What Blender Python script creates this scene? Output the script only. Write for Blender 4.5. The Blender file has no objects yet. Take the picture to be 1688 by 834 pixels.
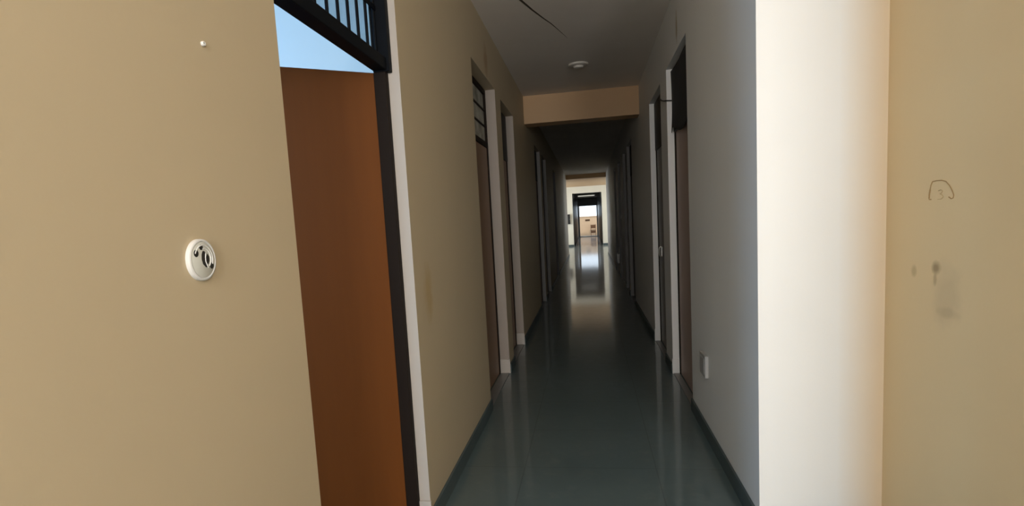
import bpy, bmesh, math, random
from mathutils import Vector, Matrix
random.seed(4)
sc = bpy.context.scene
COL = sc.collection
PI = math.pi

# ------------------------------------------------------------------ materials
def nt(name):
    m = bpy.data.materials.new(name); m.use_nodes = True
    t = m.node_tree; b = t.nodes['Principled BSDF']
    return m, t, b
def mixc(t, fac, a, b):
    n = t.nodes.new('ShaderNodeMix'); n.data_type = 'RGBA'
    if hasattr(fac, 'links'): t.links.new(fac, n.inputs[0])
    else: n.inputs[0].default_value = fac
    for s, v in ((6, a), (7, b)):
        if hasattr(v, 'links'): t.links.new(v, n.inputs[s])
        else: n.inputs[s].default_value = (*v, 1)
    return n.outputs[2]
def mth(t, op, a, b=0.0, clamp=False):
    n = t.nodes.new('ShaderNodeMath'); n.operation = op; n.use_clamp = clamp
    for i, v in enumerate((a, b)):
        if hasattr(v, 'links'): t.links.new(v, n.inputs[i])
        else: n.inputs[i].default_value = v
    return n.outputs[0]
def noise(t, scale, vec=None, detail=4.0, rough=.55):
    n = t.nodes.new('ShaderNodeTexNoise'); n.inputs['Scale'].default_value = scale
    n.inputs['Detail'].default_value = detail; n.inputs['Roughness'].default_value = rough
    if vec is not None: t.links.new(vec, n.inputs['Vector'])
    return n.outputs['Fac']
def bump(t, b, h, strength, dist=.01):
    n = t.nodes.new('ShaderNodeBump'); n.inputs['Strength'].default_value = strength
    n.inputs['Distance'].default_value = dist
    t.links.new(h, n.inputs['Height']); t.links.new(n.outputs[0], b.inputs['Normal'])
def position(t):
    return t.nodes.new('ShaderNodeNewGeometry').outputs['Position']
def plain(name, col, rough=.5, metal=0.0, var=.06, scale=6.0, spec=.5):
    m, t, b = nt(name)
    P = position(t)
    f = noise(t, scale, P)
    d = tuple(c * (1 - var * 2) for c in col)
    t.links.new(mixc(t, f, d, tuple(min(1, c * (1 + var)) for c in col)), b.inputs['Base Color'])
    b.inputs['Roughness'].default_value = rough; b.inputs['Metallic'].default_value = metal
    b.inputs['Specular IOR Level'].default_value = spec
    return m
def paint(name, col, stains=(), rough=.55, var=.03, spec=.35):
    """wall paint with blotches; stains = (centre, radii, colour, strength) in metres"""
    m, t, b = nt(name)
    P = position(t)
    c = mixc(t, noise(t, 1.7, P, 5), tuple(x * (1 - var * 2) for x in col), tuple(min(1, x * (1 + var)) for x in col))
    wob = noise(t, 14, P, 4)
    for cen, rad, sc_, k, *soft in stains:
        s = t.nodes.new('ShaderNodeVectorMath'); s.operation = 'SUBTRACT'
        t.links.new(P, s.inputs[0]); s.inputs[1].default_value = cen
        d = t.nodes.new('ShaderNodeVectorMath'); d.operation = 'DIVIDE'
        t.links.new(s.outputs[0], d.inputs[0]); d.inputs[1].default_value = rad
        l = t.nodes.new('ShaderNodeVectorMath'); l.operation = 'LENGTH'
        t.links.new(d.outputs[0], l.inputs[0])
        v = mth(t, 'ADD', l.outputs['Value'], mth(t, 'MULTIPLY', mth(t, 'SUBTRACT', wob, .5), .04 if soft else .9))
        f = mth(t, 'MULTIPLY', mth(t, 'SUBTRACT', 1.0, v, True), soft[0] if soft else k * 1.6, True)
        f = mth(t, 'MINIMUM', f, k)
        c = mixc(t, f, c, sc_)
    t.links.new(c, b.inputs['Base Color'])
    b.inputs['Roughness'].default_value = rough
    b.inputs['Specular IOR Level'].default_value = spec
    bump(t, b, noise(t, 60, P, 3), .06, .004)
    return m
def wood(name, col, dark, rough=.35, scale=1.0, k=.5):
    m, t, b = nt(name)
    P = position(t)
    mp = t.nodes.new('ShaderNodeMapping'); mp.inputs['Scale'].default_value = (14 * scale, 14 * scale, .8 * scale)
    t.links.new(P, mp.inputs[0])
    f = noise(t, 2.2, mp.outputs[0], 6, .6)
    t.links.new(mixc(t, mth(t, 'MULTIPLY', f, k), col, dark), b.inputs['Base Color'])
    b.inputs['Roughness'].default_value = rough
    return m

CREAM = (.50, .412, .272)
M = {}
M['cream'] = paint('cream_wall_paint', CREAM, [
    ((-.79, 2.80, 1.10), (.2, .09, .17), (.40, .27, .10), .55),
    ((-.79, 5.02, 2.77), (.2, .12, .16), (.30, .16, .06), .6)])
STAINS = [
    ((1.177, 2.275, 1.177), (.2, .034, .028), (.18, .105, .035), .7),
    ((1.177, 2.28, 1.14), (.2, .014, .03), (.25, .16, .07), .5),
    ((1.177, 2.415, 1.154), (.2, .024, .026), (.30, .19, .08), .45),
    ((1.177, 2.20, 1.03), (.2, .07, .022), (.36, .25, .13), .35),
    ((1.177, 2.21, 1.09), (.2, .10, .13), (.44, .32, .18), .35),]
M['tanwall'] = paint('warm_tan_wall_paint', (.69, .50, .262), STAINS)
M['ochre'] = paint('ochre_beam_paint', (.52, .335, .18))
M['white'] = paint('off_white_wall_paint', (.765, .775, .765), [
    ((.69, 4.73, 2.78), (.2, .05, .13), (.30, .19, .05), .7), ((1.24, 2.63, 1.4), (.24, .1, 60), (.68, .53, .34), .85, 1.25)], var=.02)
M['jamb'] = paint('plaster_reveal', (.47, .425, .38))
M['jambdim'] = paint('shaded_plaster_reveal', (.19, .18, .17))  # reveals past the beam; shade of the deep corridor put into the colour
M['jamb2'] = paint('half_shaded_plaster_reveal', (.33, .28, .24))  # mid-corridor left reveals; falling-off light painted into the colour
M['jambw'] = paint('lit_white_plaster_reveal', (.80, .79, .77))  # right reveals; paler colour stands in for daylight from the open room
M['ceil'] = paint('ceiling_whitewash', (.74, .69, .63), var=.05, rough=.8)
M['room'] = paint('room_white_paint', (.80, .80, .80), rough=.7)
M['pier'] = paint('pale_cream_pier_paint', (.80, .76, .62))
M['tan'] = paint('tan_parapet_paint', (.62, .42, .26), var=.06, rough=.8)
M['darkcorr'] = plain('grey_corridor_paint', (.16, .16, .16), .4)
M['leaf'] = wood('brown_laminate', (.160, .051, .009), (.105, .031, .005), .5, .6, .6)
M['leaf'].node_tree.nodes['Principled BSDF'].inputs['Specular IOR Level'].default_value = .2
M['leafdim'] = wood('worn_brown_door', (.27, .155, .085), (.16, .09, .048), .45)
M['leafgrey'] = wood('worn_grey_door', (.26, .25, .24), (.15, .145, .14), .45)
M['leafmid'] = wood('faded_brown_door', (.46, .34, .285), (.30, .21, .165), .45)
M['frame'] = wood('dark_brown_frame', (.014, .008, .005), (.008, .005, .003), .7)
M['frame'].node_tree.nodes['Principled BSDF'].inputs['Specular IOR Level'].default_value = .15
M['black'] = plain('black_enamel', (.003, .004, .006), .6, 0, .1, 6, .1)
M['blackpanel'] = plain('black_panel', (.014, .013, .012), .6, 0, .15)
M['sheet'] = plain('black_cloth_sheet', (.018, .018, .019), .8, 0, .2, 20)
M['rose'] = plain('dull_ceiling_rose', (.60, .56, .50), .6, 0, .02)
M['plastic'] = plain('white_plastic', (.64, .635, .61), .35, 0, .02)
M['plasticgrey'] = plain('greyed_plastic', (.56, .56, .50), .4, 0, .03)
M['hole'] = plain('dark_socket_hole', (.012, .010, .008), .6)
M['steel'] = plain('worn_steel', (.62, .62, .60), .28, 1.0, .1)
M['plate'] = plain('grey_plate', (.42, .42, .41), .4, 0, .03)
M['cable'] = plain('dark_cable', (.02, .018, .016), .5)
M['pencil'] = plain('brown_pencil', (.40, .25, .11), .9, 0, .2, 40, .1)
M['pencilfaint'] = plain('faint_pencil', (.58, .41, .205), .9, 0, .1, 40, .1)
M['crack'] = plain('crack_shadow', (.06, .045, .03), .9)
M['chair'] = wood('brown_chair_wood', (.17, .075, .03), (.08, .035, .015), .5)
M['sill'] = plain('dusty_stone_sill', (.20, .20, .19), .35, 0, .15, 9)
M['kerb'] = plain('terrace_concrete', (.45, .42, .38), .8, 0, .1)

def slate(name, tiles):
    m, t, b = nt(name)
    P = position(t)
    f = noise(t, 1.3, P, 6, .6); f2 = noise(t, 9, P, 5, .6)
    c = mixc(t, f, (.066, .094, .096), (.105, .145, .148))
    c = mixc(t, mth(t, 'MULTIPLY', mth(t, 'SUBTRACT', f2, .52, True), 1.2), c, (.20, .22, .20))
    if tiles:
        sx = t.nodes.new('ShaderNodeSeparateXYZ'); t.links.new(P, sx.inputs[0])
        def joint(s, off, size):
            q = mth(t, 'FRACT', mth(t, 'DIVIDE', mth(t, 'ADD', s, off + 60 * size), size))
            return mth(t, 'LESS_THAN', mth(t, 'ABSOLUTE', mth(t, 'SUBTRACT', q, .5)), .0035 / size)
        j = mth(t, 'MAXIMUM', joint(sx.outputs[0], .05, .74), joint(sx.outputs[1], .12, .62))
        c = mixc(t, mth(t, 'MULTIPLY', j, .35), c, (.02, .024, .022))
    t.links.new(c, b.inputs['Base Color'])
    t.links.new(mth(t, 'ADD', .28, mth(t, 'MULTIPLY', f2, .2)), b.inputs['Roughness'])
    b.inputs['Specular IOR Level'].default_value = .35
    b.inputs['Coat Weight'].default_value = .7; b.inputs['Coat Roughness'].default_value = .065; b.inputs['Coat IOR'].default_value = 1.4
    mp = t.nodes.new('ShaderNodeMapping'); mp.inputs['Scale'].default_value = (.5, 1.2, 1)
    t.links.new(P, mp.inputs[0])
    bump(t, b, noise(t, 1.6, mp.outputs[0], 2, .4), .05, .02)
    return m
M['slate'] = slate('polished_slate_floor', True)
M['skirt'] = plain('slate_skirting', (.075, .10, .102), .5, 0, .15, 5, .3)

def glass(name, tint, dirt):
    m, t, b = nt(name)
    out = t.nodes['Material Output']
    tr = t.nodes.new('ShaderNodeBsdfTransparent'); tr.inputs[0].default_value = (*tint, 1)
    df = t.nodes.new('ShaderNodeBsdfDiffuse'); df.inputs[0].default_value = (.46, .45, .38, 1)
    gl = t.nodes.new('ShaderNodeBsdfGlossy'); gl.inputs['Roughness'].default_value = .12
    f = noise(t, 7, position(t), 4)
    a = t.nodes.new('ShaderNodeMixShader')
    t.links.new(mth(t, 'MULTIPLY', f, dirt * 2, True), a.inputs[0]); t.links.new(tr.outputs[0], a.inputs[1]); t.links.new(df.outputs[0], a.inputs[2])
    c = t.nodes.new('ShaderNodeMixShader'); c.inputs[0].default_value = .05
    t.links.new(a.outputs[0], c.inputs[1]); t.links.new(gl.outputs[0], c.inputs[2])
    t.links.new(c.outputs[0], out.inputs[0])
    return m
M['glass'] = glass('clear_pane', (.80, .84, .86), .06)
M['dirtyglass'] = glass('dusty_pane', (.6, .6, .55), .75)
def emit(name, col, s):
    m, t, b = nt(name)
    b.inputs['Base Color'].default_value = (.8, .8, .75, 1)
    b.inputs['Emission Color'].default_value = (*col, 1); b.inputs['Emission Strength'].default_value = s
    return m
M['tube'] = emit('glowing_tube', (1, .98, .85), .7)

# ------------------------------------------------------------------ mesh helpers
class MB:
    def __init__(s): s.bm = bmesh.new()
    def box(s, x0, x1, y0, y1, z0, z1, mat=0):
        vs = [s.bm.verts.new((x, y, z)) for x in (min(x0, x1), max(x0, x1)) for y in (min(y0, y1), max(y0, y1)) for z in (min(z0, z1), max(z0, z1))]
        for q in ((0, 1, 3, 2), (4, 6, 7, 5), (0, 4, 5, 1), (2, 3, 7, 6), (0, 2, 6, 4), (1, 5, 7, 3)):
            f = s.bm.faces.new([vs[i] for i in q]); f.material_index = mat
        return s
    def obox(s, c, ax, ay, az, sx, sy, sz):
        """box about centre c along three axes"""
        vs = [s.bm.verts.new(c + ax * (i * sx / 2) + ay * (j * sy / 2) + az * (k * sz / 2)) for i in (-1, 1) for j in (-1, 1) for k in (-1, 1)]
        for q in ((0, 1, 3, 2), (4, 6, 7, 5), (0, 4, 5, 1), (2, 3, 7, 6), (0, 2, 6, 4), (1, 5, 7, 3)):
            s.bm.faces.new([vs[i] for i in q])
        return s
    def tube(s, pts, r, n=10):
        pts = [Vector(p) for p in pts]; rings = []
        for i, p in enumerate(pts):
            d = (pts[min(i + 1, len(pts) - 1)] - pts[max(i - 1, 0)]).normalized()
            u = d.orthogonal().normalized() if i == 0 else (u - d * u.dot(d)).normalized()
            w = d.cross(u)
            rr = r[i] if isinstance(r, (list, tuple)) else r
            rings.append([s.bm.verts.new(p + (u * math.cos(2 * PI * k / n) + w * math.sin(2 * PI * k / n)) * rr) for k in range(n)])
        for a, b in zip(rings, rings[1:]):
            for k in range(n): s.bm.faces.new((a[k], a[(k + 1) % n], b[(k + 1) % n], b[k]))
        s.bm.faces.new(rings[0][::-1]); s.bm.faces.new(rings[-1])
        return s
    def lathe(s, prof, o=(0, 0, 0), axis='z', n=48):
        """prof: (radius, height) list; radius 0 closes it"""
        o = Vector(o); rings = []
        def put(r, h, a):
            c, q = r * math.cos(a), r * math.sin(a)
            return {'z': Vector((c, q, h)), '-z': Vector((c, -q, -h)), 'x': Vector((h, c, q)), '-x': Vector((-h, -c, q)), '-y': Vector((c, -h, q))}[axis] + o
        for r, h in prof:
            rings.append([s.bm.verts.new(put(0, h, 0))] if r < 1e-7 else [s.bm.verts.new(put(r, h, 2 * PI * k / n)) for k in range(n)])
        for a, b in zip(rings, rings[1:]):
            for k in range(n):
                v = [a[k % len(a)], a[(k + 1) % len(a)], b[(k + 1) % len(b)], b[k % len(b)]]
                v = [x for i, x in enumerate(v) if x not in v[:i]]
                if len(v) > 2: s.bm.faces.new(v)
        return s
    def poly(s, pts, d):
        """extruded polygon along vector d"""
        d = Vector(d); a = [s.bm.verts.new(Vector(p)) for p in pts]; b = [s.bm.verts.new(Vector(p) + d) for p in pts]
        s.bm.faces.new(a); s.bm.faces.new(b[::-1])
        for i in range(len(a)): j = (i + 1) % len(a); s.bm.faces.new((a[j], a[i], b[i], b[j]))
        return s
    def build(s, name, mat, parent=None, bevel=0.0, smooth=False, at=None):
        bmesh.ops.recalc_face_normals(s.bm, faces=s.bm.faces)
        if at is not None: bmesh.ops.translate(s.bm, verts=s.bm.verts, vec=-Vector(at))
        me = bpy.data.meshes.new(name); s.bm.to_mesh(me); s.bm.free()
        for k in (mat if isinstance(mat, (list, tuple)) else [mat]): me.materials.append(M[k])
        if smooth:
            for p in me.polygons: p.use_smooth = True
        o = bpy.data.objects.new(name, me); COL.objects.link(o)
        if at is not None: o.location = at
        if parent: o.parent = parent; o.matrix_parent_inverse = Matrix.Translation(-parent.location) if parent.type == 'EMPTY' or parent.location.length else Matrix()
        if bevel:
            b = o.modifiers.new('edge', 'BEVEL'); b.width = bevel; b.segments = 2; b.limit_method = 'ANGLE'
        if smooth:
            e = o.modifiers.new('split', 'EDGE_SPLIT'); e.split_angle = math.radians(40)
        return o
def struct(o, label=None, cat=None, group=None):
    o['kind'] = 'structure'
    if label: o['label'] = label
    if cat: o['category'] = cat
    if group: o['group'] = group
    return o
def tag(o, label, cat, group=None):
    o['label'] = label; o['category'] = cat
    if group: o['group'] = group
    return o
def empty(name, loc):
    o = bpy.data.objects.new(name, None); COL.objects.link(o); o.location = loc; o.empty_display_size = .1
    return o

# ------------------------------------------------------------------ layout (metres; corridor along +Y, camera over the origin)
WL, WR, CH = -.79, .69, 3.057          # corridor wall faces, ceiling height
LOBBY0, LOBBY1, END = 23.0, 31.0, 46.0
TY = 2.63                              # where the corridor's right wall starts
TX = 1.177                             # near lobby wall face
doorsL = [(1.512, 2.579, 2.62), (4.343, 5.448, 2.62), (5.78, 6.746, 2.60), (9.35, 10.40, 2.6), (10.80, 11.85, 2.6), (14.2, 15.2, 2.6)]
doorsR = [(4.329, 5.357, 2.62), (5.79, 6.783, 2.60), (9.60, 10.70, 2.6), (10.90, 11.90, 2.6), (13.0, 14.0, 2.6), (15.0, 16.0, 2.6)]

def side_wall(name, xf, th, y0, y1, doors, mats):
    """wall with openings; xf the corridor face, th signed thickness"""
    mb = MB(); x1 = xf + th; y = y0
    for a, b, h in doors:
        mb.box(xf, x1, y, a, 0, CH); mb.box(xf, x1, a, b, h, CH); y = b
    mb.box(xf, x1, y, y1, 0, CH)
    o = mb.build(name, mats)
    for p in o.data.polygons:                                   # plaster reveals of the openings
        c = o.matrix_world @ p.center
        if abs(p.normal.y) > .9 and c.z < 2.0 and any(abs(c.y - e) < .01 for d in doors for e in d[:2]): p.material_index = 1
    return struct(o)
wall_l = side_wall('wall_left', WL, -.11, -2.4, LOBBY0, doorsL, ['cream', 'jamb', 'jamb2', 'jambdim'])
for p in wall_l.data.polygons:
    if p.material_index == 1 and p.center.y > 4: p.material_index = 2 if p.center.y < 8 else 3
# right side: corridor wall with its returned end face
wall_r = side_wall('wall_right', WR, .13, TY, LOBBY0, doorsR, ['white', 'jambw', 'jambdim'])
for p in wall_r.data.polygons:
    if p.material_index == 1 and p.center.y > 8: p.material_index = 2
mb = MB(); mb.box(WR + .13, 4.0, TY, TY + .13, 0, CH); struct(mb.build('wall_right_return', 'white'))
mb = MB(); mb.box(TX, TX + .2, .5, TY, 0, CH); mb.box(TX + .2, 4.0, .5, .7, 0, CH)
wall_n = struct(mb.build('wall_near_right', 'tanwall'))
# behind the camera: back wall; both windows are added, sized to light the hall
yb = -2.2; OZ0, OZ1 = 1.35, 2.80
WINB = [(-.66, .30), (1.19, 1.80)]
mb = MB(); x = WL - .11
for a, b in WINB:
    mb.box(x, a, yb - .2, yb, 0, CH).box(a, b, yb - .2, yb, 0, OZ0).box(a, b, yb - .2, yb, OZ1, CH); x = b
mb.box(x, 4.0, yb - .2, yb, 0, CH)
struct(mb.build('wall_back', 'cream'))
for n, (x0, x1) in zip((1, 5), WINB):
    mb = MB()
    for a, b, c, d in ((x0, x0 + .04, OZ0, OZ1), (x1 - .04, x1, OZ0, OZ1), (x0 + .04, x1 - .04, OZ0, OZ0 + .04), (x0 + .04, x1 - .04, OZ1 - .04, OZ1)):
        mb.box(a, b, yb - .12, yb - .06, c, d)
    struct(mb.build('window_%d' % n, 'frame'))
# rooms on both sides of the corridor
mb = MB(); RX = -4.4
mb.box(RX - .2, RX, -1.0, .5, 0, CH).box(RX - .2, RX, 3.3, LOBBY0, 0, CH).box(RX - .2, RX, .5, 3.3, 0, .8).box(RX - .2, RX, .5, 3.3, 2.75, CH)
struct(mb.build('wall_outer_left', 'room'))
mb = MB()
for a, b, c, d in ((.5, .56, .8, 2.75), (3.24, 3.3, .8, 2.75), (1.87, 1.93, .86, 2.69), (.56, 3.24, .8, .86), (.56, 3.24, 2.69, 2.75)):
    mb.box(RX - .13, RX - .07, a, b, c, d)
struct(mb.build('window_2', 'frame'))
mb = MB(); mb.box(RX, WL - .11, 3.75, 3.87, 0, CH).box(RX, WL - .11, -1.0, -.88, 0, CH)
struct(mb.build('wall_room', 'room'))
mb = MB(); mb.box(4.0, 4.2, -2.4, LOBBY0, 0, CH)
struct(mb.build('wall_outer_right', 'room'))
# far lobby, crossed by daylight from both sides
LW = 3.2
mb = MB(); mb.box(RX - .2, WL - .11, LOBBY0 - .15, LOBBY0, 0, CH).box(WR + .13, 4.2, LOBBY0 - .15, LOBBY0, 0, CH)
struct(mb.build('wall_lobby_near', 'pier'))
mb = MB(); mb.box(-LW, WL, LOBBY1, LOBBY1 + .2, 0, CH).box(WR, LW, LOBBY1, LOBBY1 + .2, 0, CH).box(WL, WR, LOBBY1, LOBBY1 + .2, 2.70, CH)
struct(mb.build('wall_lobby_far', 'pier'))
WY0, WY1 = 26.4, 30.7
for n, s in ((3, -1), (4, 1)):
    mb = MB(); a, b = s * LW, s * (LW + .2)
    mb.box(a, b, LOBBY0 - .15, WY0, 0, CH).box(a, b, WY1, LOBBY1 + .2, 0, CH).box(a, b, WY0, WY1, 0, .4).box(a, b, WY0, WY1, 2.8, CH)
    struct(mb.build('wall_lobby_' + ('left' if s < 0 else 'right'), 'cream'))
    mb = MB(); a, b = s * (LW + .06), s * (LW + .12)
    mb.box(a, b, WY0, WY1, .4, .46).box(a, b, WY0, WY1, 2.74, 2.8)
    for k in range(5): y = WY0 + k * (WY1 - WY0 - .06) / 4; mb.box(a, b, y, y + .06, .46, 2.74)
    struct(mb.build('window_%d' % n, 'frame'))
mb = MB(); mb.box(-LW, LW, LOBBY0, LOBBY1, CH - .02, CH); struct(mb.build('ceiling_lobby', 'ochre'))
# last stretch of corridor
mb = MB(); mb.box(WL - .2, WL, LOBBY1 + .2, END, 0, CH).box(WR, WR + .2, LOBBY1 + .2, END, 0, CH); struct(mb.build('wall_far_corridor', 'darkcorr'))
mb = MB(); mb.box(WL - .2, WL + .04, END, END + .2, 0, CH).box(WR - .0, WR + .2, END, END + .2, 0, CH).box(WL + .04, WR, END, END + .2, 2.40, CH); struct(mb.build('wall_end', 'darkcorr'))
mb = MB()
mb.box(WL + .04, WL + .12, END - .03, END + .1, 0, 2.40).box(WR - .08, WR, END - .03, END + .1, 0, 2.40).box(WL + .12, WR - .08, END - .03, END + .1, 2.33, 2.40).box(WL + .12, WR - .08, END - .03, END + .1, 0, .04)
struct(mb.build('trim_1', 'plastic'))

# ceiling, floor, beams
mb = MB(); mb.box(RX - .2, 4.2, -2.4, END + .2, CH, CH + .15)
ceil = struct(mb.build('ceiling', 'ceil'))
mb = MB(); mb.box(RX - .2, 4.2, -2.4, END + .2, -.12, 0)
struct(mb.build('floor', 'slate'))
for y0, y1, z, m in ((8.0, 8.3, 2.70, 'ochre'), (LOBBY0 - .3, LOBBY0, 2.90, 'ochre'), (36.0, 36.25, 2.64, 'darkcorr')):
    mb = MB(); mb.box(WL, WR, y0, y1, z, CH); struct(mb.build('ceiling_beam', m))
# hairline crack in the ceiling plaster, tapering away
mb = MB(); prev = None
pts = [(-.50, 4.38), (-.436, 4.60), (-.37, 4.84), (-.30, 5.06), (-.245, 5.22), (-.19, 5.42), (-.128, 5.66)]
L_, R_ = [], []
for i, (x, y) in enumerate(pts):
    w = .012 * (1 - i / 6.3)
    L_.append((x - w, y, CH + .0005)); R_.append((x + w, y, CH + .0005))
mb.poly(L_ + R_[::-1], (0, 0, -.002))
mb.build('plaster_crack', 'crack', ceil)

# skirting
def skirting(name, xf, s, y0, y1, doors, zt=.088):
    mb = MB(); y = y0
    for a, b, h in doors + [(y1, y1, 0)]:
        if a > y + .01: mb.box(xf, xf + s * .014, y, a, 0, zt)
        y = b
    return struct(mb.build(name, 'skirt', bevel=.003))
skirting('baseboard_left', WL, 1, -2.2, LOBBY0, doorsL)
skirting('baseboard_right', WR, -1, TY, LOBBY0, doorsR)
mb = MB(); mb.box(WR - .014, TX, TY - .014, TY, 0, .088).box(TX - .014, TX, .5, TY - .014, 0, .088); struct(mb.build('baseboard_near', 'skirt'))
mb = MB(); mb.box(WL, WL + .014, LOBBY1 + .2, END, 0, .088).box(WR - .014, WR, LOBBY1 + .2, END, 0, .088); struct(mb.build('baseboard_far', 'skirt'))
mb = MB(); mb.box(-LW, WL, LOBBY1 - .014, LOBBY1, 0, .09).box(WR, LW, LOBBY1 - .014, LOBBY1, 0, .09); struct(mb.build('baseboard_lobby', 'skirt'))
# white tile upstand at the foot of each near reveal
for i, (s, y, dep) in enumerate(((-1, 5.448, .10), (-1, 6.746, .10), (1, 5.357, .06), (1, 6.783, .06), (-1, 2.579, .055))):
    xf = WL if s < 0 else WR
    mb = MB(); mb.box(xf - s * .006, xf + s * dep, y - .012, y, 0, .135); struct(mb.build('trim_%d' % (i + 2), 'jamb' if s < 0 else 'jambw', bevel=.002))

# ------------------------------------------------------------------ doors
def door(n, s, y0, y1, head, rec, leaf_m, transom, label, latch=None, gap=0):
    """s = -1 for the left wall; rec: depth of the frame behind the wall face"""
    xf = WL if s < 0 else WR
    X = lambda d: xf + s * d
    r = empty('door_%d' % n, (X(rec), (y0 + y1) / 2, 0)); struct(r, label, 'door')
    e = .003; fw = .045; fd = .05
    mb = MB()
    mb.box(X(rec), X(rec + fd), y0 + e, y0 + fw, 0, head - e).box(X(rec), X(rec + fd), y1 - fw, y1 - e, 0, head - e)
    mb.box(X(rec), X(rec + fd), y0 + fw, y1 - fw, head - fw, head - e)
    mb.box(X(rec), X(rec + fd), y0 + fw, y1 - fw, 2.105, 2.15)
    mb.build('frame', 'frame', r, .003)
    mb = MB(); mb.box(X(rec + .008), X(rec + .043), y0 + fw + .003, y1 - fw - .003, .008, 2.10)
    lf = mb.build('leaf', leaf_m, r, .002)
    lz0, lz1 = 2.15, head - fw
    if transom == 'glass':
        mb = MB(); mb.box(X(rec + .018), X(rec + .022), y0 + fw, y1 - fw, lz0, lz1); mb.build('pane', 'dirtyglass', r)
        for k in (1, 2):
            z = lz0 + (lz1 - lz0) * k / 3
            mb = MB(); mb.box(X(rec + .006), X(rec + .034), y0 + fw, y1 - fw, z - .006, z + .006); mb.build('glazing_bar', 'frame', r)
    else:
        mb = MB(); mb.box(X(rec - .006), X(rec + .03), y0 + .012, y1 - .006, 2.10, head - .006)
        mb.build('transom_panel', 'blackpanel', r, .004)
    mb = MB(); mb.box(X(.004), X(rec - .001), y0 + .004, y1 - .016, .0005, .006); mb.build('sill', 'sill', r)
    if latch:
        y, z = latch
        a = MB(); a.box(X(rec - .001), X(rec + .008), y - .02, y + .02, z - .05, z + .05)
        b = a.build('latch_plate', 'steel', lf, .002)
        a = MB(); a.tube([(X(rec), y, z - .055), (X(rec - .016), y, z - .045), (X(rec - .022), y, z - .02), (X(rec - .022), y, z + .02), (X(rec - .016), y, z + .045), (X(rec), y, z + .055)], .006, 8)
        a.build('pull_handle', 'steel', lf, smooth=True)
    return r

d = doorsL
door(2, -1, *d[1], .088, 'leafdim', 'glass', 'closed brown door with dusty glass transom, on the tan wall past the open door')
door(3, -1, *d[2], .088, 'leafdim', 'black', 'closed brown door with black transom panel, just beyond the one with the glass transom')
door(4, -1, *d[3], .06, 'leafdim', 'black', 'first closed door behind the ceiling beam on the left wall')
door(5, -1, *d[4], .06, 'leafdim', 'black', 'second closed door behind the ceiling beam on the left wall')
door(6, -1, *d[5], .06, 'leafdim', 'black', 'third closed door behind the ceiling beam on the left wall')
d = doorsR
r1 = door(7, 1, *d[0], .055, 'leafmid', 'black', 'closed brown door with a black sheet over its transom, on the white wall')
door(8, 1, *d[1], .055, 'leafgrey', 'black', 'closed grey door with steel latch, beyond the sheet covered transom', latch=(6.50, 1.02))
door(9, 1, *d[2], .055, 'leafgrey', 'black', 'first closed door behind the ceiling beam on the right wall')
door(10, 1, *d[3], .055, 'leafgrey', 'black', 'second closed door behind the ceiling beam on the right wall')
door(11, 1, *d[4], .055, 'leafgrey', 'black', 'third closed door behind the ceiling beam, with a shiny latch', latch=(13.72, 1.40))
door(12, 1, *d[5], .055, 'leafgrey', 'black', 'closed door nearest the far lobby on the right wall')

# the open door: frame with grille transom, leaf swung into the bright room
y0, y1, head = doorsL[0]
fx0, fx1 = WL - .050, WL - .105
r = empty('door_1', (fx1, y1, 0)); struct(r, 'open brown door with black barred transom, swung into the bright blue room', 'door')
mb = MB(); fw = .042
ft = WL - .030
mb.box(ft, fx1, y0 + .002, y0 + fw, 2.10, head - .003).box(ft, fx1, y1 - fw, y1 - .002, 2.10, head - .003)
mb.box(ft, fx1, y0 + fw, y1 - fw, head - fw, head - .003).box(fx0 + .008, fx1, y0 + fw, y1 - fw, 2.105, 2.156)
mb.build('transom_frame', 'black', r, .003)
for ya in (y0 + .002, y1 - fw):
    mb = MB(); mb.box(fx0, fx1, ya, ya + fw - .002, 0, 2.10); mb.build('jamb_post', 'frame', r, .003)
for k in range(10):
    y = 1.655 + k * .0975
    mb = MB(); mb.tube([(-.872, y, 2.15), (-.872, y, head - fw)], .0065, 10); mb.build('grille_bar', 'black', r, smooth=True)
mb = MB(); mb.box(-.862, -.868, y0 + fw, y1 - fw, 2.352, 2.372); mb.build('grille_rail', 'black', r)
mb = MB(); mb.box(-.886, -.889, y0 + fw, y1 - fw, 2.15, head - fw); mb.build('pane', 'glass', r)
hx, hy = fx1 + .012, y1 - .030
ang = math.radians(38)                                     # angle of the leaf away from square
u = Vector((-math.cos(ang), -math.sin(ang), 0)); n = Vector((-u.y, u.x, 0)); z = Vector((0, 0, 1))
mb = MB(); lw = .93
mb.obox(Vector((hx, hy, 1.054)) + u * (lw / 2) + n * -.018, u, n, z, lw, .034, 2.09)
lf = mb.build('leaf', 'leaf', r, .002)
for hz in (.3, 1.1, 1.85):
    mb = MB(); mb.tube([(hx + .002, hy + .004, hz - .05), (hx + .002, hy + .004, hz + .05)], .007, 10); mb.build('hinge', 'steel', r, smooth=True)
mb = MB(); mb.box(WL - .004, fx1, y0 + .004, y1 - .016, .0005, .006); mb.build('sill', 'sill', r)

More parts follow.
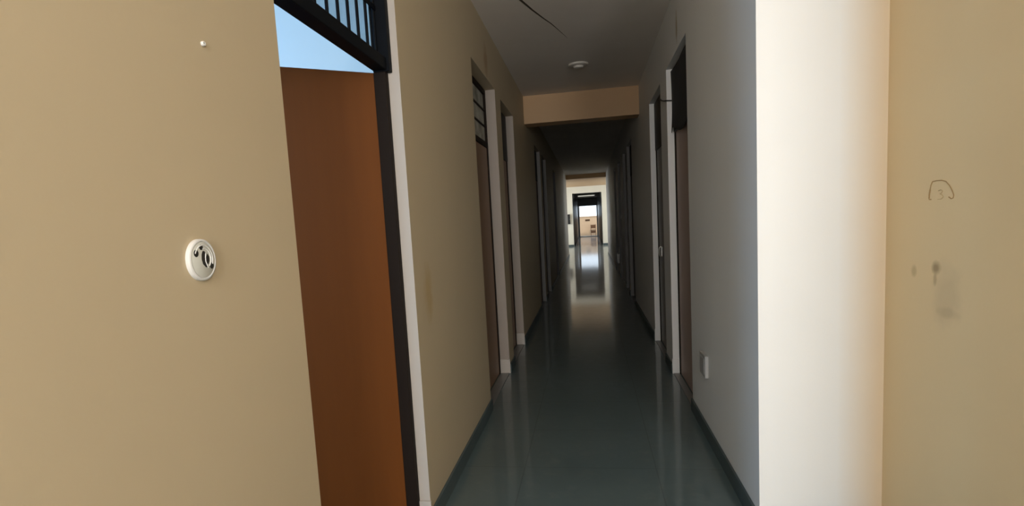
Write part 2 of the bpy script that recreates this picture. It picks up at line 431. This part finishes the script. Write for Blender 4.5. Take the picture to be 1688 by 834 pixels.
# black sheet hung over the transom of the first door on the right
ya, yb_ = doorsR[0][0] + .01, doorsR[0][1] - .02
mb = MB(); nx, nz = 26, 16; grid = []
for i in range(nx + 1):
    t = i / nx; y = ya + (yb_ - ya) * t
    low = 2.085 + .045 * t - .05 * math.sin(PI * t) ** 2 + .012 * math.sin(9 * t + 1) - (.03 if t > .93 else 0)
    top = 2.598
    grid.append([mb.bm.verts.new((WR + .040 + .006 * math.sin(7 * t + 3 * k / nz) - .012 * (1 - k / nz) ** 2, y, low + (top - low) * k / nz)) for k in range(nz + 1)])
for i in range(nx):
    for k in range(nz): mb.bm.faces.new((grid[i][k], grid[i + 1][k], grid[i + 1][k + 1], grid[i][k + 1]))
o = mb.build('black_sheet', 'sheet', smooth=True)
sm = o.modifiers.new('thick', 'SOLIDIFY'); sm.thickness = .003
tag(o, 'black sheet with ragged lower edge hung over the door transom by the white wall', 'sheet')
# cord strung between the two transoms
mb = MB()
mb.tube([(.738, 5.86, 2.455), (.692, 5.775, 2.455), (.676, 5.72, 2.45), (.674, 5.55, 2.405), (.676, 5.42, 2.378), (.692, 5.352, 2.367), (.735, 5.345, 2.362)], .006, 8)
tag(mb.build('cord', 'cable', smooth=True), 'thin dark cord strung between the two door transoms on the white wall', 'cord')

# ------------------------------------------------------------------ things on the walls and ceiling
# round socket on the tan wall
cy, cz, rr = 1.096, 1.381, .043
r = empty('wall_socket', (WL, cy, cz)); tag(r, 'round white plastic socket with dark slots, on the tan wall beside the open door', 'socket')
mb = MB(); mb.lathe([(0, 0), (rr, 0), (rr, .0055), (rr * .985, .0085), (rr * .94, .0100), (rr * .89, .0100), (rr * .86, .0085), (0, .0085)], (WL, cy, cz), 'x', 64)
mb.build('body', 'plastic', r, smooth=True)
mb = MB(); mb.lathe([(0, .0080), (rr * .84, .0080), (rr * .84, .0092), (rr * .82, .0098), (0, .0098)], (WL, cy, cz), 'x', 64)
mb.build('face', 'plasticgrey', r, smooth=True)
fx = WL + .0098
P2 = lambda a, b, dx=0: (fx + dx, cy + a * rr, cz + b * rr)
for a, b, q in ((-.50, .33, .17), (.56, -.32, .15), (-.10, .60, .13)):
    mb = MB(); mb.lathe([(0, -.002), (rr * q, -.002), (rr * q, .0004), (0, .0004)], P2(a, b), 'x', 24); mb.build('screw_hole', 'hole', r)
def slot(pts):
    mb = MB(); mb.poly([P2(a, b, -.002) for a, b in pts], (.0026, 0, 0)); mb.build('contact_slot', 'hole', r)
slot([(-.02, .42), (.10, .42), (.17, .30), (.12, .12), (.10, -.08), (.22, -.38), (.10, -.36), (-.08, -.20), (-.14, .02), (-.11, .26)])
slot([(.32, .28), (.43, .12), (.42, -.08), (.30, -.24), (.19, -.14), (.15, -.02), (.22, .14)])
def rib(pts, q):
    mb = MB(); mb.tube(pts, q, 8); mb.build('rib', 'plastic', r, smooth=True)
rib([P2(.66 * math.cos(math.radians(t)) + .02, .66 * math.sin(math.radians(t)) + .04, .0003) for t in range(-25, 160, 10)], .0013)
rib([P2(.46 * math.cos(math.radians(t)) + .08, .48 * math.sin(math.radians(t)) + .05, .0003) for t in range(-50, 110, 10)], .0013)
rib([P2(.17, .30, .0004), P2(.13, .10, .0008), P2(.12, -.08, .0008), P2(.26, -.40, .0004)], .0011)
# wall plug
mb = MB(); mb.lathe([(0, 0), (.0052, 0), (.0052, .004), (.0044, .006), (.0022, .006), (.0018, .003), (0, .003)], (WL, 1.184, 1.833), 'x', 20)
tag(mb.build('wall_plug', 'plastic', smooth=True), 'tiny white wall plug high on the tan wall above the round socket', 'wall plug')
# blank socket plate low on the right wall
def plate(y0, y1, z0, z1, label, pm='plate', dpt=.022):
    r = empty('socket_plate', (WR, (y0 + y1) / 2, z0)); tag(r, label, 'socket plate')
    mb = MB(); mb.box(WR, WR - dpt, y0, y1, z0, z1); mb.build('cover', pm, r, .004)
    mb = MB(); mb.box(WR - dpt, WR - dpt - .003, y0 + .02, y1 - .02, z0 + .02, z1 - .02); mb.build('blank_insert', pm, r, .002)
    for y in (y0 + .012, y1 - .012):
        mb = MB(); mb.lathe([(0, 0), (.004, 0), (.004, .0015), (0, .002)], (WR - dpt, y, (z0 + z1) / 2), '-x', 12); mb.build('screw', 'steel', r)
plate(3.725, 3.90, .395, .535, 'grey socket plate low on the white wall near the corner')
plate(14.45, 14.85, .30, .52, 'small white plate low on the dark wall far down the corridor', 'plastic', .035)
# ceiling rose
mb = MB(); mb.lathe([(0, 0), (.105, 0), (.105, .010), (.098, .018), (.055, .024), (.048, .040), (.030, .046), (0, .046)], (-.045, 6.63, CH), '-z', 40)
tag(mb.build('ceiling_rose', 'rose', smooth=True), 'round white ceiling rose in front of the tan beam', 'ceiling rose')
# tube light on the far beam
r = empty('tube_light', (-.10, 36.0, 2.72)); tag(r, 'glowing tube light fixed to the beam in the far dark corridor', 'tube light')
mb = MB(); mb.box(-.62, .44, 35.95, 36.0, 2.735, 2.785); mb.build('batten', 'plastic', r, .004)
mb = MB(); mb.tube([(-.57, 35.92, 2.725), (.39, 35.92, 2.725)], .02, 12); mb.build('tube', 'tube', r, smooth=True)
for x in (-.585, .405):
    mb = MB(); mb.box(x - .015, x + .015, 35.90, 35.95, 2.70, 2.76); mb.build('holder', 'plastic', r, .002)
# fuse box on the lit pier
r = empty('fuse_box', (-1.0, LOBBY1, 1.15)); tag(r, 'narrow black fuse box on the pale pier of the far lobby', 'fuse box')
mb = MB(); mb.box(-1.06, -.94, LOBBY1 - .10, LOBBY1, 1.16, 1.66); mb.build('case', 'black', r, .005)
mb = MB(); mb.box(-1.05, -.95, LOBBY1 - .112, LOBBY1 - .10, 1.18, 1.64); dr = mb.build('door', 'blackpanel', r, .003)
mb = MB(); mb.lathe([(0, 0), (.01, 0), (.01, .02), (0, .022)], (-.965, LOBBY1 - .112, 1.41), '-y', 12); mb.build('knob', 'steel', dr)

# pencilled outline and faint figure on the near tan wall
def pencil(pts, r_, mat):
    mb = MB(); mb.tube([(TX - .0006, 2.328 - (u_ - 1532) * .003512, 1.477 - (v_ - 297) * .002031) for u_, v_ in pts], r_, 6)
    return mb.build('pencil_mark', mat, wall_n, smooth=True)
pencil([(1536, 328), (1532.5, 328), (1532, 325), (1533, 315), (1535, 304), (1537.5, 298), (1544, 297), (1553, 297.3), (1560, 300), (1566, 307), (1570.5, 316), (1573, 323), (1572, 327.5), (1569, 328.5), (1565, 325.5)], .0017, 'pencil')
pencil([(1532.5, 326), (1532.8, 318), (1534, 311)], .0026, 'pencil')
pencil([(1548, 314), (1552, 312.5), (1555, 315), (1553, 318.5), (1550.5, 319.5), (1554.5, 321.5), (1556, 325), (1553, 328), (1547, 328.3)], .0013, 'pencilfaint')

# ------------------------------------------------------------------ beyond the far doorway: terrace, parapet, chair
mb = MB(); mb.box(-12, 12, END + .2, 56, -.12, 0); struct(mb.build('terrace_floor', 'kerb'))
mb = MB(); mb.box(-9, 9, 48.6, 48.8, 0, 1.50).box(-9.03, 9.03, 48.57, 48.83, 1.50, 1.56)
par = struct(mb.build('wall_parapet', 'tan'))
r = empty('air_vent', (-.09, 48.6, 1.24)); tag(r, 'small dark slotted vent in the tan parapet outside', 'vent')
mb = MB(); mb.box(-.27, .09, 48.585, 48.6, 1.18, 1.31); mb.build('frame', 'frame', r)
for k in range(4): 
    mb = MB(); mb.box(-.26, .08, 48.573, 48.587, 1.192 + k * .03, 1.206 + k * .03); mb.build('slat', 'chair', r)
r = empty('wooden_chair', (.33, 48.1, 0)); tag(r, 'brown wooden chair standing against the tan parapet outside', 'chair')
mb = MB(); mb.box(.12, .54, 47.88, 48.30, .43, .47); mb.build('seat', 'chair', r, .008)
for x in (.13, .50):
    mb = MB(); mb.box(x, x + .035, 47.89, 47.925, 0, .43); mb.build('leg', 'chair', r)
    mb = MB(); mb.box(x, x + .035, 48.26, 48.295, 0, .43); mb.build('leg', 'chair', r)
    mb = MB(); mb.box(x, x + .035, 48.27, 48.295, .47, .88); mb.build('back_post', 'chair', r)
mb = MB(); mb.box(.165, .50, 48.272, 48.29, .58, .86); mb.build('backrest', 'chair', r, .004)
mb = MB(); mb.box(.165, .50, 47.9, 47.915, .22, .40); mb.build('apron', 'chair', r)

# ------------------------------------------------------------------ light: sky, sun, daylight through the windows, plus added light behind the camera
w = bpy.data.worlds.new('World'); sc.world = w; w.use_nodes = True
bg = w.node_tree.nodes['Background']; bg.inputs[0].default_value = (.74, .87, 1.0, 1); bg.inputs[1].default_value = 2.2
def area(name, loc, rot, sx, sy, e, col):
    l = bpy.data.lights.new(name, 'AREA'); l.shape = 'RECTANGLE'; l.size = sx; l.size_y = sy; l.energy = e; l.color = col
    o = bpy.data.objects.new(name, l); COL.objects.link(o); o.location = loc; o.rotation_euler = rot
    return o
for (x0, x1), e in zip(WINB, (112, 128)):
    area('added_back_window_light', ((x0 + x1) / 2, yb - .22, (OZ0 + OZ1) / 2), (PI / 2, 0, 0), x1 - x0, OZ1 - OZ0, e, (1.0, .97, .93))  # added light, unseen; shapes the brightness of the end strip and near walls
area('daylight_room_window', (RX - .22, 1.9, 1.775), (0, -PI / 2, 0), 1.95, 2.8, 175, (.29, .60, 1.0))
area('daylight_lobby_left', (-LW - .24, (WY0 + WY1) / 2, 1.6), (0, -PI / 2, 0), 2.4, WY1 - WY0, 130, (.95, .97, 1.0))
area('daylight_lobby_right', (LW + .24, (WY0 + WY1) / 2, 1.6), (0, PI / 2, 0), 2.4, WY1 - WY0, 105, (.95, .97, 1.0))
s = bpy.data.lights.new('sun', 'SUN'); s.energy = 1.5; s.angle = .05; s.color = (1, .94, .85)
so = bpy.data.objects.new('sun', s); COL.objects.link(so); so.rotation_euler = (math.radians(38), math.radians(12), 0)

# ------------------------------------------------------------------ camera
F, YAW, PITCH, ROLL, CX, CY = 974.632, .1767, .1116, -.0589, 801.848, 478.538
cy_, sy_, cp, sp, cr, sr = math.cos(YAW), math.sin(YAW), math.cos(PITCH), math.sin(PITCH), math.cos(ROLL), math.sin(ROLL)
fwd = Vector((-sy_ * cp, cy_ * cp, -sp)); right = Vector((cy_, sy_, 0)); up = right.cross(fwd)
r2 = cr * right + sr * up; u2 = -sr * right + cr * up
cam = bpy.data.cameras.new('camera'); co = bpy.data.objects.new('camera', cam); COL.objects.link(co)
co.matrix_world = Matrix(((r2.x, u2.x, -fwd.x, 0), (r2.y, u2.y, -fwd.y, 0), (r2.z, u2.z, -fwd.z, 1.42), (0, 0, 0, 1)))
cam.sensor_width = 36; cam.sensor_fit = 'HORIZONTAL'; cam.lens = F / 1688 * 36
cam.shift_x = (844 - CX) / 1688; cam.shift_y = (CY - 417) / 1688
cam.clip_start = .02; cam.clip_end = 400
sc.camera = co

sc.view_settings.view_transform = 'Standard'; sc.view_settings.look = 'None'
sc.view_settings.exposure = 0; sc.view_settings.gamma = 1; sc.view_settings.use_curve_mapping = False
sc.cycles.use_denoising = True
sc.cycles.max_bounces = 12; sc.cycles.diffuse_bounces = 8; sc.cycles.glossy_bounces = 6; sc.cycles.transparent_max_bounces = 12
